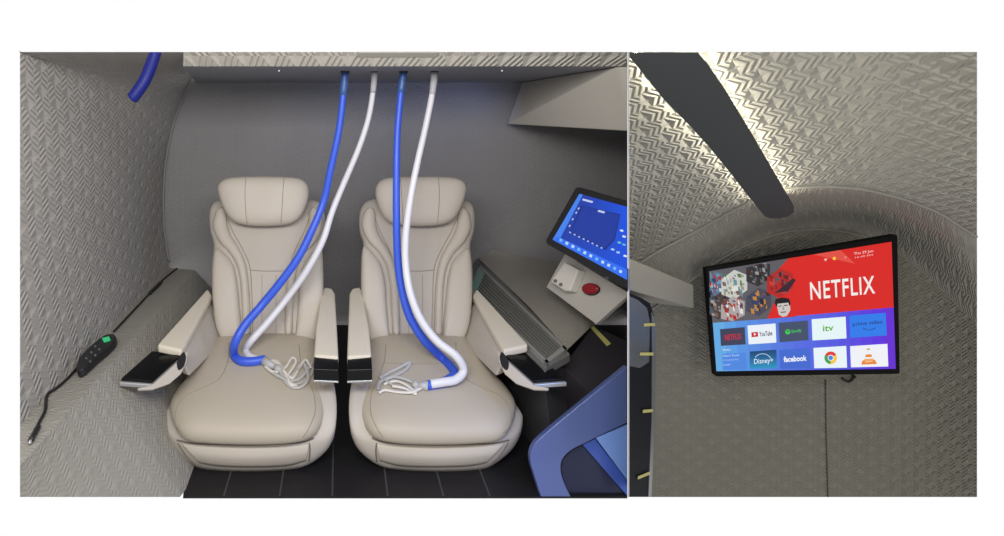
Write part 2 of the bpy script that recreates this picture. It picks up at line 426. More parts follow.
# ================================================================ SEATS
def build_seat(label):
    root = thing('captain_seat', label, 'seat', (-.36, P(0, 0, 2.0).y, 0), 'cream leather captain seats')
    L, L2 = M_leather, M_leather2
    # --- base shroud: rings from under the cushion to the floor
    cpl = Pl((220, 343, 2.24), (314, 343, 2.24), (250, 430, 1.80))
    cush = [(222, 338), (245, 337), (290, 337), (313, 338), (319, 352), (322, 370), (325, 388), (325.5, 408), (321, 424), (311, 435), (290, 440), (250, 441.5), (205, 440), (184, 436), (174, 424), (170, 407), (176, 394), (188, 380), (203, 362), (214, 347)]
    # base
    sh = [(222, 342, 2.24), (313, 342, 2.24), (330, 372, 2.03), (335.5, 392, 1.93), (336.5, 414, 1.86), (333, 432, 1.82), (322, 441, 1.805), (295, 444, 1.80), (250, 446, 1.795), (205, 444, 1.80), (184, 442, 1.81), (168, 434, 1.84), (163, 420, 1.89), (166, 410, 1.93), (185, 385, 2.06), (205, 360, 2.18)]
    shb = [(232, 372, 2.26), (300, 372, 2.26), (316, 398, 2.08), (325, 420, 1.97), (326, 440, 1.90), (321, 455, 1.86), (306, 466, 1.83), (285, 470, 1.825), (250, 471.5, 1.82), (215, 470.5, 1.825), (196, 467, 1.84), (182, 456, 1.87), (174, 440, 1.93), (178, 425, 1.99), (195, 405, 2.10), (215, 385, 2.2)]
    a = [P(*p) for p in cr(sh, 64, True)]; b = [P(*p) for p in cr(shb, 64, True)]
    ca = sum(a, Vector()) / 64; cb = sum(b, Vector()) / 64
    up = Vector((0, 0, .03))
    rows = [[ca + (p - ca) * .5 + up for p in a], [ca + (p - ca) * .93 + up * .7 for p in a], [p.lerp(ca, .012) + up * .3 for p in a], a]
    for s in (.15, .35, .6, .85): rows.append([x.lerp(y, s) + (x - ca).normalized() * .016 * math.sin(math.pi * s) for x, y in zip(a, b)])
    rows += [b, [p.lerp(cb, .06) - Vector((0, 0, .006)) for p in b], [p.lerp(cb, .5) - Vector((0, 0, .008)) for p in b]]
    vs, fs = loft(rows, True); fs.append(tuple(range(64))); k = (len(rows) - 1) * 64; fs.append(tuple(range(k, k + 64)))
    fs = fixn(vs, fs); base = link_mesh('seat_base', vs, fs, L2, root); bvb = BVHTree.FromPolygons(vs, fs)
    # pedestal on the floor
    o = hull('pedestal', [Vector((x, y, z)) for x in (-.53, -.22) for y in (2.27, 2.60) for z in (0.001, .12)], M_dark, root, .004)
    # footrest panel on the front of the base
    top = [(182, 444.5), (205, 446), (250, 447.5), (290, 446), (309, 444)]
    bot = [(199, 463), (218, 466.5), (250, 467.5), (285, 466.5), (306, 461)]
    t_, b_ = cr(top, 40), cr(bot, 40); rows = []
    for i in range(9):
        row = []
        for j in range(40):
            u = t_[j][0] * (1 - i / 8) + b_[j][0] * i / 8; v = t_[j][1] * (1 - i / 8) + b_[j][1] * i / 8
            p = cast(bvb, u, v, .012 * math.sin(math.pi * min(1, max(0, (i / 8) * .9 + .05))) + .002)
            row.append(p if p is not None else P(u, v, 1.79))
        rows.append(row)
    n = 40; front_v = [p for r in rows for p in r]; back_v = [p + Vector((0, .03, 0)) for p in front_v]
    vs = front_v + back_v; fs = []
    for i in range(8):
        for j in range(39):
            q = (i * n + j, i * n + j + 1, (i + 1) * n + j + 1, (i + 1) * n + j)
            fs.append(q); fs.append(tuple(x + 9 * n for x in reversed(q)))
    edge = [j for j in range(n)] + [i * n + n - 1 for i in range(1, 9)] + [8 * n + j for j in range(n - 2, -1, -1)] + [i * n for i in range(7, 0, -1)]
    for i in range(len(edge)):
        x, y = edge[i], edge[(i + 1) % len(edge)]; fs.append((x, y, y + 9 * n, x + 9 * n))
    link_mesh('footrest', vs, fixn(vs, fs), L, root)
    # cushion
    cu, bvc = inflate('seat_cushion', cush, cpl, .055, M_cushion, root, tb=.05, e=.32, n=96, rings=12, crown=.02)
    for px in ([(229, 343), (228, 360), (220, 378), (203, 388), (186, 396), (177, 408), (176, 424), (183, 433)],
               [(299, 345), (301, 362), (308, 380), (314, 395), (315, 412), (309, 428), (303, 437)],
               [(222, 375), (250, 377), (280, 377), (306, 376)][:0] or [(228, 362), (250, 364), (275, 364), (301, 363)]):
        drape('seam', px, bvc, .0022, M_seam, cu)
    # dark strip painting the shade under the cushion nose, plus footrest end seams
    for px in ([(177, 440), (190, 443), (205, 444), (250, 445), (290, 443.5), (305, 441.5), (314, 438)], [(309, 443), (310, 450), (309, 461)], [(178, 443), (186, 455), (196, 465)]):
        drape('seam', px, bvb, .0032, M_seam_shade, base)
    # backrest
    bpl = Pl((220, 345, 2.26), (318, 345, 2.26), (265, 200, 2.62))
    bo = [(219, 201), (240, 199), (268, 198), (295, 199), (312, 200), (321, 205), (325, 216), (324.5, 232), (321, 244), (323, 262), (323.5, 285), (322, 312), (318, 340), (300, 347), (268, 349), (238, 347), (221, 341), (216, 325), (213, 300), (212, 270), (214, 246), (210.5, 232), (209.5, 216), (212, 206)]
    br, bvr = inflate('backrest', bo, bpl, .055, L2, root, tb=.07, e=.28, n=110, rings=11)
    # lower side bolsters
    for side, o_ in (('l', [(216, 249), (226, 255), (234, 266), (238, 285), (240, 305), (242, 330), (240, 343), (224, 342), (216, 326), (213, 300), (212.5, 270)]),
                     ('r', [(321, 247), (311, 254), (303, 266), (299, 285), (298, 305), (296, 330), (297, 343), (314, 342), (320, 326), (323, 300), (323.5, 270)])):
        inflate('side_bolster', o_, bpl, .045, L, root, tb=.02, e=.5, off=.05, n=56)
    # shoulder wings: start at the shoulder and sweep down beside the centre panel
    for sgn in (0, 1):
        ctr = [(222, 209), (220, 224), (225, 238), (234, 250), (241, 264), (244.5, 282), (246, 305), (247, 335)]
        wid = [.030, .040, .036, .028, .024, .022, .022, .020]
        if sgn: ctr = [(534 - u + 1.5, v) for u, v in ctr]
        c2 = cr([(u, v, w) for (u, v), w in zip(ctr, wid)], 44)
        pts = [bpl.hit(u, v, .058) for u, v, w in c2]; ws = [w for _, _, w in c2]
        ws[0] *= .5; ws[1] *= .8; ws[-1] *= .6
        vs, fs = tube_geo(pts, 1, seg=18, flat=(ws, .026), nrm=bpl.n)
        o = link_mesh('shoulder_wing', vs, fs, L, root)
        bvw = BVHTree.FromPolygons(vs, fs)
    # centre panel seams
    drape('seam', [(250, 270), (262, 271), (280, 271), (291, 270.5)], bvr, .0022, M_seam, br, lift=.001)
    for px in ([(227, 218), (233, 232), (243, 250), (250, 268), (252, 300), (253, 338)],
               [(309, 218), (304, 232), (295, 250), (290, 268), (288, 300), (287, 338)]):
        drape('seam', px, bvr, .0022, M_seam, br, lift=.001)
    for px in ([(262, 275), (262, 300), (262, 338)], [(276, 275), (276, 300), (276, 338)]):
        drape('seam', px, bvr, .0013, M_seam, br)
    # headrest
    hpl = Pl((220, 224, 2.44), (318, 224, 2.44), (265, 180, 2.50))
    ho = [(218, 190), (221, 182), (230, 178), (246, 176.8), (264, 176.5), (284, 177), (299, 178.5), (307, 184), (309, 194), (306, 206), (300, 217), (289, 224), (264, 226), (243, 224.5), (231, 219), (223, 207)]
    hd, bvh = inflate('headrest', ho, hpl, .062, L, root, tb=.07, e=.42, n=90, rings=12)
    for px in ([(246, 178), (245, 190), (245.5, 208), (247, 223)], [(284, 178.5), (283, 190), (282, 208), (281, 223)]):
        drape('seam', px, bvh, .002, M_seam, hd)
    for u in (254, 274):
        tube('headrest_post', [P(u, 222, 2.56), P(u, 192, 2.56)], .007, M_silver, root)
    # --- outer armrest with its swung-out tray
    arm = thing_part('armrest', root)
    pad_o = [P(208, 288, 2.38), P(157, 345, 1.90), P(182, 350.5, 1.88), P(212, 295, 2.34)]
    hull('armrest_pad', pad_o + [p - Vector((0, 0, .035)) for p in pad_o], M_pad, arm, .012, seg=4)
    zc = Vector((0, 0, -.035))
    # side body below the pad
    body = [P(207, 293, 2.38), P(166, 350, 1.90), P(181, 353, 1.885), P(211, 300, 2.34)]
    low = [Vector((-.62, 2.72, .30)), Vector((-.70, 2.30, .33)), Vector((-.655, 2.27, .33)), Vector((-.59, 2.70, .30))]
    hull('armrest_body', [p + zc * .6 for p in body] + low, L2, arm, .012, seg=3)
    tr = [P(152, 351, 1.93), P(184, 352, 1.90), P(152, 381, 1.76), P(121, 378.5, 1.76)]
    hull('tray', [p for p in tr] + [p - Vector((0, 0, .010)) for p in tr], M_black, arm, .002)
    rim = [P(150, 351, 1.935), P(185.5, 352.5, 1.90), P(153, 383, 1.755), P(119, 380.5, 1.755)]
    hull('tray_rim', [p - Vector((0, 0, .008)) for p in rim] + [p - Vector((0, 0, .024)) for p in rim] , M_silver, arm, .004)
    # inner cheek of the arm below the tray, with its oval finger hole
    ck = Pl((183, 352, 1.89), (153, 384, 1.75), (176, 384, 1.80))
    prism('arm_cheek', [(188, 350), (187, 362), (181, 374), (170, 383.5), (153, 389.5), (140, 390), (138, 388), (152, 385), (183, 357)], ck, .014, L2, arm, off=.008, bev=.003)
    prism('finger_hole', [(183.5, 352), (186, 357), (184, 366), (179, 370), (177, 364), (179, 358)], ck, .003, M_dark, arm, off=.0105, smooth_n=24, bev=0)
    # --- inner armrest with the gloss-black control end
    arm2 = thing_part('armrest', root)
    pi = [P(325, 287, 2.40), P(332, 288, 2.39), P(335, 293, 2.35), P(338.5, 357, 1.89), P(314, 355.5, 1.90), P(316, 328, 2.06), P(321, 295, 2.33)]
    hull('armrest_pad', pi + [p - Vector((0, 0, .04)) for p in pi], M_pad, arm2, .016, seg=4)
    bi = [P(325, 293, 2.36), P(333, 296, 2.34), P(337, 362, 1.89), P(317, 361, 1.90)]
    hull('armrest_body', [p + zc * .3 for p in bi] + [Vector((-.05, 2.72, .28)), Vector((-.03, 2.32, .26)), Vector((-.08, 2.30, .26)), Vector((-.10, 2.70, .28))], L2, arm2, .01)
    bx = [P(314, 356.5, 1.905), P(338, 358, 1.90), P(338.5, 370, 1.83), P(313.5, 369, 1.83)]
    hull('control_box', bx + [p - Vector((0, 0, .047)) for p in bx], M_black, arm2, .004)
    b3 = [p - Vector((0, 0, .047)) for p in bx]
    hull('control_box_trim', b3 + [p - Vector((0, 0, .008)) for p in b3], M_silver, arm2, .002)
    return root, bvc, bvr, bvh
def thing_part(name, parent):
    # a part that itself carries sub-parts: its own small bracket mesh
    if True:
        i = len(parent.children)
        sgn = len([c for c in parent.children if c.name.startswith('armrest')])
        if sgn == 0: pts = [Vector((x, y, z)) for x in (-.69, -.65) for y in (2.55, 2.66) for z in (.22, .32)]
        else: pts = [Vector((x, y, z)) for x in (-.12, -.07) for y in (2.45, 2.62) for z in (.22, .36)]
        return hull(name, pts, M_leather2, parent, .004)
s1, BVC, BVR, BVHD = build_seat('cream leather captain seat on the left, beside the quilted ledge')
MIRX = .012
s2, *_ = build_seat('cream leather captain seat on the right, beside the louvred vent strip')
MIRX = None
def seat2_cast(u, v, lift):     # surface of the mirrored right seat under a pixel
    best = None
    dirv = ray(u, v).normalized(); dm = Vector((-dirv.x, dirv.y, dirv.z)); om = Vector((2 * .012, 0, HC))
    for b in (BVC, BVR, BVHD):
        h = b.ray_cast(om, dm)
        if h[0] is not None and (best is None or h[3] < best[1]): best = (h[0], h[3])
    if best is None: return None
    p = Vector((2 * .012 - best[0].x, best[0].y, best[0].z)); return p - dirv * lift
def seat1_cast(u, v, lift):
    best = None
    dirv = ray(u, v).normalized()
    for b in (BVC, BVR, BVHD):
        h = b.ray_cast(CAMP, dirv)
        if h[0] is not None and (best is None or h[3] < best[1]): best = (h[0], h[3])
    return None if best is None else best[0] - dirv * lift

# ================================================================ HOSES
def hose(px, r, m, label, caster, u0, cuff, n=90, free=8):
    """px: (u, v, d or None); where d is None the hose rests on the seat below it"""
    pts = []
    for u, v, d in px:
        if d is None:
            p = caster(u, v, r * 1.15); p = p if p is not None else P(u, v, 2.05)
        else: p = P(u, v, d)
        pts.append(tuple(p))
    c = cr(pts, n)
    top = Vector(c[0]); top.z = zs - .003; 
    t = thing('breathing_hose', label, 'hose', c[-1])
    tube('hose', c, [r * (.80 + .20 * min(1, k / (n * .5))) for k in range(n)], m, t, seg=16)
    # cuff and port at the duct
    j = 1
    a = Vector(c[0])
    tube('cuff', [Vector(c[k]) for k in (0, 2, 4, 6, 7)], [r * .98, r * .98, r * .96, r * .92, r * .86], cuff, t, seg=16)
    tube('port', [a + Vector((0, 0, .012)), a + Vector((0, 0, -.002))], r * 1.12, M_dark, t, seg=16)
    return t
M_cuffb = mat('blue_cuff', (64, 100, 165), .35); M_cuffw = mat('grey_cuff', (186, 186, 190), .35)
hose([(345, 72.5, 2.20), (343.5, 92, 2.2), (339, 130, 2.2), (330, 172, 2.2), (324, 200, 2.2), (313, 228, 2.17), (298, 258, 2.14), (280, 283, 2.12), (262, 305, 2.10), (245, 325, 2.05), (235, 343, 2.02), (234, 355, None), (241, 361, None), (253, 361.5, None), (265, 359.5, None)],
     .0200, M_blue, 'bright blue hose looping onto the left seat', seat1_cast, 0, M_cuffb)
hose([(374.5, 72, 2.22), (373, 92, 2.24), (368, 120, 2.25), (358, 150, 2.25), (343, 185, 2.25), (332, 212, 2.23), (323, 240, 2.20), (307, 270, 2.18), (288, 297, 2.17), (268, 322, 2.12), (252, 340, 2.08), (246, 350, None), (250, 357, None), (262, 361, None)],
     .0168, M_whiteh, 'white hose hanging down beside the blue hose onto the left seat', seat1_cast, 0, M_cuffw)
hose([(403.5, 72.5, 2.20), (401, 92, 2.2), (397.5, 130, 2.18), (396.5, 170, 2.15), (396.5, 215, 2.12), (397.5, 255, 2.10), (401, 285, 2.08), (409, 315, 2.05), (424, 340, 2.03), (441, 357, None), (452, 368, None), (454, 375, None), (444, 382, None), (427, 385.5, None)],
     .0195, M_blue, 'bright blue hose running straight down onto the right seat', seat2_cast, 0, M_cuffb)
hose([(434.5, 72, 2.20), (432.5, 92, 2.18), (426, 125, 2.16), (418, 160, 2.13), (411, 195, 2.1), (406, 232, 2.08), (405.5, 262, 2.06), (410, 292, 2.02), (420, 318, 1.99), (436, 340, 1.96), (456, 356, 1.93), (463.5, 370, 1.93), (456, 379.5, 1.91), (444, 382, 1.9), (431, 384, 1.9)],
     .0180, M_whiteh, 'white hose rightmost under the duct, lying over the blue one on the right seat', seat2_cast, 0, M_cuffw)
# tangled mask straps at the hose ends
def tangle(label, loops, caster, plug):
    c0 = caster(plug[0], plug[1], .02)
    t = thing('face_mask_straps', label, 'mask', c0)
    for i, (lp, w) in enumerate(loops):
        pts = []
        for k, (u, v) in enumerate(lp):
            p = caster(u, v, .010 + .004 * ((i + k) % 3)); p = p if p is not None else P(u, v, 2.0)
            pts.append(tuple(p))
        c = cr(pts, 40)
        vs, fs = tube_geo(c, 1, seg=8, flat=(w * 1.35, .004), nrm=Vector((0, -.5, 1)).normalized())
        link_mesh('strap', vs, fs, M_strap if i % 2 else M_clear, t)
    a, b = caster(plug[0], plug[1], .025), caster(plug[2], plug[3], .022)
    tube('connector', [a, a.lerp(b, .5), b], [.021, .016, .012], M_cuffw, t, seg=14)
    vs, fs = tube_geo([b, b.lerp(a, -.3), b.lerp(a, -.6)], [.014, .018, .01], seg=14); link_mesh('nose_piece', vs, fs, M_clear, t)
tangle('tangled pale straps and mask piece lying on the left seat', [
    ([(262, 361), (270, 370), (283, 378), (296, 380), (305, 373), (312, 362)], .006),
    ([(265, 366), (274, 372), (285, 368), (292, 358), (296, 362), (288, 375)], .005),
    ([(278, 366), (288, 384), (300, 387), (308, 378), (304, 364), (296, 372), (286, 380)], .006),
    ([(272, 360), (280, 366), (292, 378), (300, 366), (306, 360), (311, 368)], .005),
    ([(276, 375), (286, 380), (298, 384), (310, 376), (313, 368)], .004),
    ([(266, 363), (276, 361), (284, 371), (290, 383), (297, 386)], .006)], seat1_cast, (264, 361, 275, 367))
tangle('tangled pale straps and mask piece lying on the right seat', [
    ([(427, 386), (415, 383), (402, 378), (390, 377), (380, 382), (378, 389)], .006),
    ([(423, 387), (412, 392), (398, 392), (385, 390), (379, 393)], .005),
    ([(380, 378), (390, 372), (402, 366), (410, 362), (406, 369), (396, 375), (384, 380)], .006),
    ([(384, 384), (396, 381), (408, 386), (416, 394), (404, 388), (392, 386)], .005),
    ([(382, 374), (388, 382), (400, 388), (412, 390), (420, 386)], .004)], seat2_cast, (428, 386, 418, 385))

# ================================================================ remote on the ledge
def ledge(u, v, lift=.0): 
    p = cast(BV_LEDGE, u, v, 0)
    if p is None: p = cast(BV_WL, u, v, 0)
    return p + Vector((0, 0, lift)) if p is not None else P(u, v, 1.5)
rm = thing('wired_remote', 'black handheld controller on a cable lying on the left quilted ledge', 'remote', ledge(96, 350))
rpl_pts = [(77.5, 362), (83, 353), (96, 341), (106, 334.5), (114, 334), (115.5, 339), (108, 347), (96, 357), (85, 367), (78, 370), (76, 367)]
rpl = Pl((20, 425, 1.49), (170, 268, 3.05), (195, 270, 2.85))
bo = prism('body', rpl_pts, rpl, .03, M_dark, rm, off=.028, bev=.004, smooth_n=40)
prism('display', [(102, 338), (109, 336.3), (110.5, 340), (104, 342)], rpl, .003, mat('green_display', (40, 200, 130), .4, emit=.8), rm, off=.031, bev=0)
for (u, v) in ((95, 346), (99, 349), (91, 352), (95, 355), (86, 358), (90, 361)):
    prism('button', [(u - 1.3, v), (u, v - 1), (u + 1.3, v), (u, v + 1)], rpl, .003, mat('button_grey', (120, 122, 125), .5), rm, off=.031, bev=0)
c1 = [tuple(ledge(u, v, .008)) for u, v in [(177, 269.5), (170, 275), (163, 281), (152, 292), (140, 305), (128, 318), (114, 333)]]
tube('cable', cr(c1, 50), .0055, M_dark, rm, seg=8)
c1 = [tuple(ledge(u, v, .010)) for u, v in [(161, 284), (156, 289), (150, 295)]]
tube('cable_joint', cr(c1, 8), .011, M_dark, rm, seg=10)
c1 = [tuple(ledge(u, v, .008)) for u, v in [(79, 367), (70, 378), (58, 389), (48, 396), (46, 404), (45, 413), (39, 425), (34, 435)]]
tube('cable', cr(c1, 50), .0055, M_dark, rm, seg=8)
c1 = [tuple(ledge(u, v, .010)) for u, v in [(38, 430), (34, 437), (31, 443)]]
tube('cable_plug', cr(c1, 8), .009, M_dark, rm, seg=10)
c1 = [tuple(ledge(u, v, .010)) for u, v in [(31, 443), (29.5, 446.5)]]
tube('plug_tip', c1, .005, M_silver, rm, seg=10)

# blue grab strap at the ceiling
t = tube('grab_handle', cr([tuple(P(157.5, 45, 1.75)), tuple(P(153, 60, 1.74)), tuple(P(145, 80, 1.72)), tuple(P(135, 95, 1.71)), tuple(P(132, 98.5, 1.71))], 30), [.0235] * 27 + [.02, .015, .006], M_blue_d, seg=14)
tag(t, 'dark blue rounded bar hanging from the top left of the quilted ceiling', 'handle')
# trim to the cut edge of the cabin
bm = bmesh.new(); bm.from_mesh(t.data)
cutp = Vector(P(100, 52, 1.7)); nn = (P(200, 52, 1.7) - CAMP).cross(P(100, 52, 1.7) - CAMP).normalized()
if nn.z < 0: nn = -nn
bmesh.ops.bisect_plane(bm, geom=bm.verts[:] + bm.edges[:] + bm.faces[:], plane_co=CAMP - Vector(t['_org']), plane_no=nn, clear_outer=True)
bmesh.ops.holes_fill(bm, edges=[e for e in bm.edges if e.is_boundary]); bm.to_mesh(t.data); bm.free()

# ================================================================ overhead side cabinet (left cabin)
A_, B_, B2, C_, D_ = P(522, 82.5, 3.06), P(615, 67, 1.97), P(UR, 64.5, 1.93), P(UR, 131, 2.0), P(507.5, 124, 3.0)
pts = [A_, B_, B2, C_, D_, P(UR, 84, 3.06), P(UR, 124, 3.04), P(UR - .2, 67, 1.96)]
for p in pts: p.z = min(p.z, zs - .002)
o = hull('overhead_cabinet', pts, M_cabinet, bev=.006); tag(o, 'light grey overhead cabinet at the right, under the duct above the tilted monitor', 'cabinet')

# ================================================================ monitor with mounting plate
mpl = Pl((577, 189, 2.05), (547, 241, 2.12), (627, 202, 1.86))
mon = thing('tilted_monitor', 'tilted control monitor with blue screen above the white plate', 'monitor', mpl.hit(600, 240))
prism('housing', [(576, 187.8), (579, 187.2), (627.3, 201.2), (627.3, 288.5), (622, 286.5), (547.5, 244.2), (545.8, 240.5)], mpl, .035, M_dark, mon, bev=.003)
M_scr = {}
def emat(rgb, k=1.0):
    key = (rgb, k)
    if key not in M_scr: M_scr[key] = mat('screen_%d_%d_%d_%d' % (*rgb, int(k * 10)), rgb, .3, emit=k, spec=.2)
    return M_scr[key]
class Screen:
    """all layers of a lit display gathered into one mesh with many colours"""
    def __init__(s, pl, off): s.pl = pl; s.off = off; s.V = []; s.F = []; s.I = []; s.m = []; s.L = 0
    def mi(s, m):
        if m not in s.m: s.m.append(m)
        return s.m.index(m)
    def poly(s, px, rgb, lift=None, k=1.0):
        s.L += 1; z = s.off + s.L * .00003
        b = len(s.V); s.V += [s.pl.hit(u, v, z) for u, v in px]; s.F.append(tuple(range(b, b + len(px)))); s.I.append(s.mi(emat(rgb, k)))
    def grad(s, a, b, c, d, ca, cb, n=12):
        for i in range(n):
            f0, f1 = i / n, (i + 1) / n
            rgb = tuple(int(ca[q] + (cb[q] - ca[q]) * (i + .5) / n) for q in range(3))
            s.poly([bil(a, b, c, d, f0, 0), bil(a, b, c, d, f1, 0), bil(a, b, c, d, f1, 1), bil(a, b, c, d, f0, 1)], rgb)
    def circ(s, u, v, r, rgb, rv=None, a0=0, a1=360, n=28):
        rv = rv or r; p = [(u + r * math.cos(math.radians(a0 + (a1 - a0) * i / n)), v - rv * math.sin(math.radians(a0 + (a1 - a0) * i / n))) for i in range(n if a1 - a0 == 360 else n + 1)]
        if a1 - a0 != 360: p.append((u, v))
        s.poly(p, rgb)
    def arc(s, u, v, r0, r1, a0, a1, rgb, ky=1, n=20):
        an = [math.radians(a0 + (a1 - a0) * i / n) for i in range(n + 1)]
        s.poly([(u + r1 * math.cos(a), v - r1 * ky * math.sin(a)) for a in an] + [(u + r0 * math.cos(a), v - r0 * ky * math.sin(a)) for a in reversed(an)], rgb)
    def text(s, txt, bl, br, tl, rgb, bold=0.0, space=1.0):
        """text stretched into the parallelogram bottom-left, bottom-right, top-left"""
        cu = bpy.data.curves.new('t', 'FONT'); cu.body = txt; cu.offset = bold; cu.space_character = space; cu.resolution_u = 3
        o = bpy.data.objects.new('t', cu); COL.objects.link(o)
        me = bpy.data.meshes.new_from_object(o)
        xs = [v.co.x for v in me.vertices]; ys = [v.co.y for v in me.vertices]
        x0, x1, y0, y1 = min(xs), max(xs), min(ys), max(ys)
        s.L += 1; z = s.off + s.L * .00003; b = len(s.V); mi = s.mi(emat(rgb))
        for v in me.vertices:
            a = (v.co.x - x0) / (x1 - x0); c = (v.co.y - y0) / (y1 - y0)
            s.V.append(s.pl.hit(bl[0] + (br[0] - bl[0]) * a + (tl[0] - bl[0]) * c, bl[1] + (br[1] - bl[1]) * a + (tl[1] - bl[1]) * c, z))
        for p in me.polygons: s.F.append(tuple(b + i for i in p.vertices)); s.I.append(mi)
        bpy.data.objects.remove(o, do_unlink=True); bpy.data.curves.remove(cu); bpy.data.meshes.remove(me)
    def build(s, name, parent):
        return link_mesh(name, s.V, s.F, None, parent, smooth=False, mats=s.m, fmi=s.I)
def Z(x, y): return (480 + x / 3.35, 180 + y / 3.35)
sc = Screen(mpl, .001)
sc.grad(Z(333, 46), Z(493, 90), Z(493, 335), Z(243, 200), (38, 62, 160), (30, 84, 225), 10)
sc.poly([Z(333, 46), Z(345, 49), Z(262, 208), Z(243, 200)], (70, 130, 235))
sc.poly([Z(340, 85), Z(470, 115), Z(452, 200), Z(420, 235), Z(300, 175)], (28, 48, 128))
sc.poly([Z(345, 88), Z(466, 118), Z(448, 198), Z(417, 228), Z(305, 172)], (34, 60, 158))
sc.poly([Z(243, 200), Z(262, 190), Z(493, 300), Z(493, 335)], (52, 112, 240))
for i in range(11):
    x = 268 + i * 20; y = 195 + i * 10.5
    sc.poly([Z(x, y), Z(x + 9, y + 4), Z(x + 6, y + 13), Z(x - 3, y + 9)], (190, 215, 250) if i % 3 else (120, 180, 250))
for (x, y, w) in ((345, 62, 34), (397, 100, 22), (300, 150, 4), (310, 128, 4), (322, 106, 4), (330, 92, 4)):
    sc.poly([Z(x, y), Z(x + w, y + w * .27), Z(x + w - 3, y + w * .27 + 6), Z(x - 3, y + 6)], (190, 205, 240))
for i in range(8):
    x = 300 + i * 15; sc.poly([Z(x, 172 + i * 7.4), Z(x + 6, 175 + i * 7.4), Z(x + 4, 179 + i * 7.4), Z(x - 2, 176 + i * 7.4)], (165, 190, 240))
for (x, y, c) in ((470, 165, (215, 228, 250)), (478, 185, (215, 228, 250)), (462, 205, (110, 200, 190)), (478, 212, (90, 180, 230)), (440, 228, (170, 200, 250)), (458, 238, (170, 200, 250)), (482, 250, (225, 235, 255))):
    sc.poly([Z(x, y), Z(x + 11, y + 3), Z(x + 9, y + 9), Z(x - 2, y + 6)], c)
sc.build('screen', mon)
prism('power_button', [Z(420, 322), Z(432, 326), Z(430, 334), Z(417, 330)], mpl, .003, mat('dim_button', (70, 72, 80), .5), mon, off=.002, bev=0)
# white plate
ppl = Pl((560, 257, 2.30), (547, 287, 2.32), (614, 291, 2.0))
plate = prism('control_plate', [(566, 252), (578, 262), (617, 286), (627.2, 292), (627.2, 296), (596, 324), (546.5, 287)], ppl, .02, mat('plate_white', (196, 192, 184), .45), bev=.003)
tag(plate, 'off-white mounting plate under the tilted monitor', 'panel')
# white switch box
swt = thing('switch_box', 'white plastic box with small round buttons on the plate under the monitor', 'box', ppl.hit(565, 275))
M_pw = mat('white_plastic', (226, 222, 214), .4)
prism('housing', [Z(282, 275), Z(330, 300), Z(300, 372), Z(282, 372), Z(238, 342), Z(243, 330)], ppl, .05, M_pw, swt, off=.05, bev=.006)
for x, y in ((252, 338), (270, 350)):
    c = Z(x, y); prism('button', [(c[0] + 1.8 * math.cos(a), c[1] + 1.8 * math.sin(a)) for a in [q * math.pi / 6 for q in range(12)]], ppl, .003, mat('btn_grey', (120, 120, 116), .5), swt, off=.052, bev=0)
# red emergency button
eb = thing('emergency_button', 'round dark red push button on the plate beside the white box', 'button', ppl.hit(590, 289))
c = Z(370, 364)
prism('collar', [(c[0] + 8 * math.cos(a), c[1] + .5 + 6 * math.sin(a)) for a in [q * math.pi / 12 for q in range(24)]], ppl, .012, M_dark, eb, off=.012, bev=.001)
o_ = [(c[0] + 8.2 * math.cos(a), c[1] + 5.6 * math.sin(a)) for a in [q * math.pi / 10 for q in range(20)]]
inflate('push_cap', o_, ppl, .012, mat('dark_red', (150, 24, 38), .35), eb, tb=.008, off=.022, n=40)

# dark equipment locker below the plate
eq = [P(562, 367, 1.96), P(593, 325, 2.22), P(UR, 341, 2.1), P(UR, 366, 2.0), P(590, 392, 1.93)]
lo_ = [Vector((p.x, p.y + .02, 0.0)) for p in eq]
for p in lo_: p.x = min(p.x, (UR - CX) / 440 * p.y / KY)
o = hull('equipment_locker', eq + lo_, mat('locker_dark', (46, 42, 48), .6), bev=.004)
tag(o, 'dark sloping equipment locker below the off-white plate', 'locker')
epl = Pl((562, 367, 1.96), (593, 325, 2.22), (UR, 341, 2.1))
o = prism('tape_strip', [(590.5, 327.5), (593.5, 325.8), (611, 343.5), (607, 346.2)], epl, .001, mat('yellow_tape', (205, 200, 120), .6), off=.003, bev=0)
tag(o, 'short yellow tape strip stuck on the dark locker', 'tape')

# blue-lit doorway frame low at the right
dpl = Pl((541, 497, 1.70), (UR, 497, 1.70), (UR, 367, 1.80))
dr_ = thing('doorway_surround', 'rounded doorway surround glowing blue at the lower right', 'doorway', dpl.hit(590, 496))
outer = [(UR, 366), (594, 393), (561, 420), (541, 437), (534, 445), (530.5, 454), (531, 464), (534, 474.5), (541, 497)]
inner = [(571, 497), (564, 482), (561, 469.5), (563, 459), (572, 450), (586, 443), (604, 434), (UR, 423)]
M_fr = mat('surround_blue_lit', (88, 104, 158), .3, noise=.3, nscale=25); M_fr2 = mat('inner_blue_lit', (26, 32, 66), .4); M_fr3 = mat('step_blue_lit', (122, 158, 228), .35)  # blue light falling on the white frame is mixed into these colours
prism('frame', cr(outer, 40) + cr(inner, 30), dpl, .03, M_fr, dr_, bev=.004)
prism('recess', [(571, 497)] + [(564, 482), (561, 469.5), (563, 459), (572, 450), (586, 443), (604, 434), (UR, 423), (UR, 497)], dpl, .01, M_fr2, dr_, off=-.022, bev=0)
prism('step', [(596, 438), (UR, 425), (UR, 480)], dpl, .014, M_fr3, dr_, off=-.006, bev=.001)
prism('kick_strip', [(583, 445), (595, 439), (UR, 481), (UR, 496)], dpl, .012, mat('kick_blue_lit', (60, 88, 176), .35), dr_, off=-.010, bev=.001)  # strip colour also carries the doorway's blue light

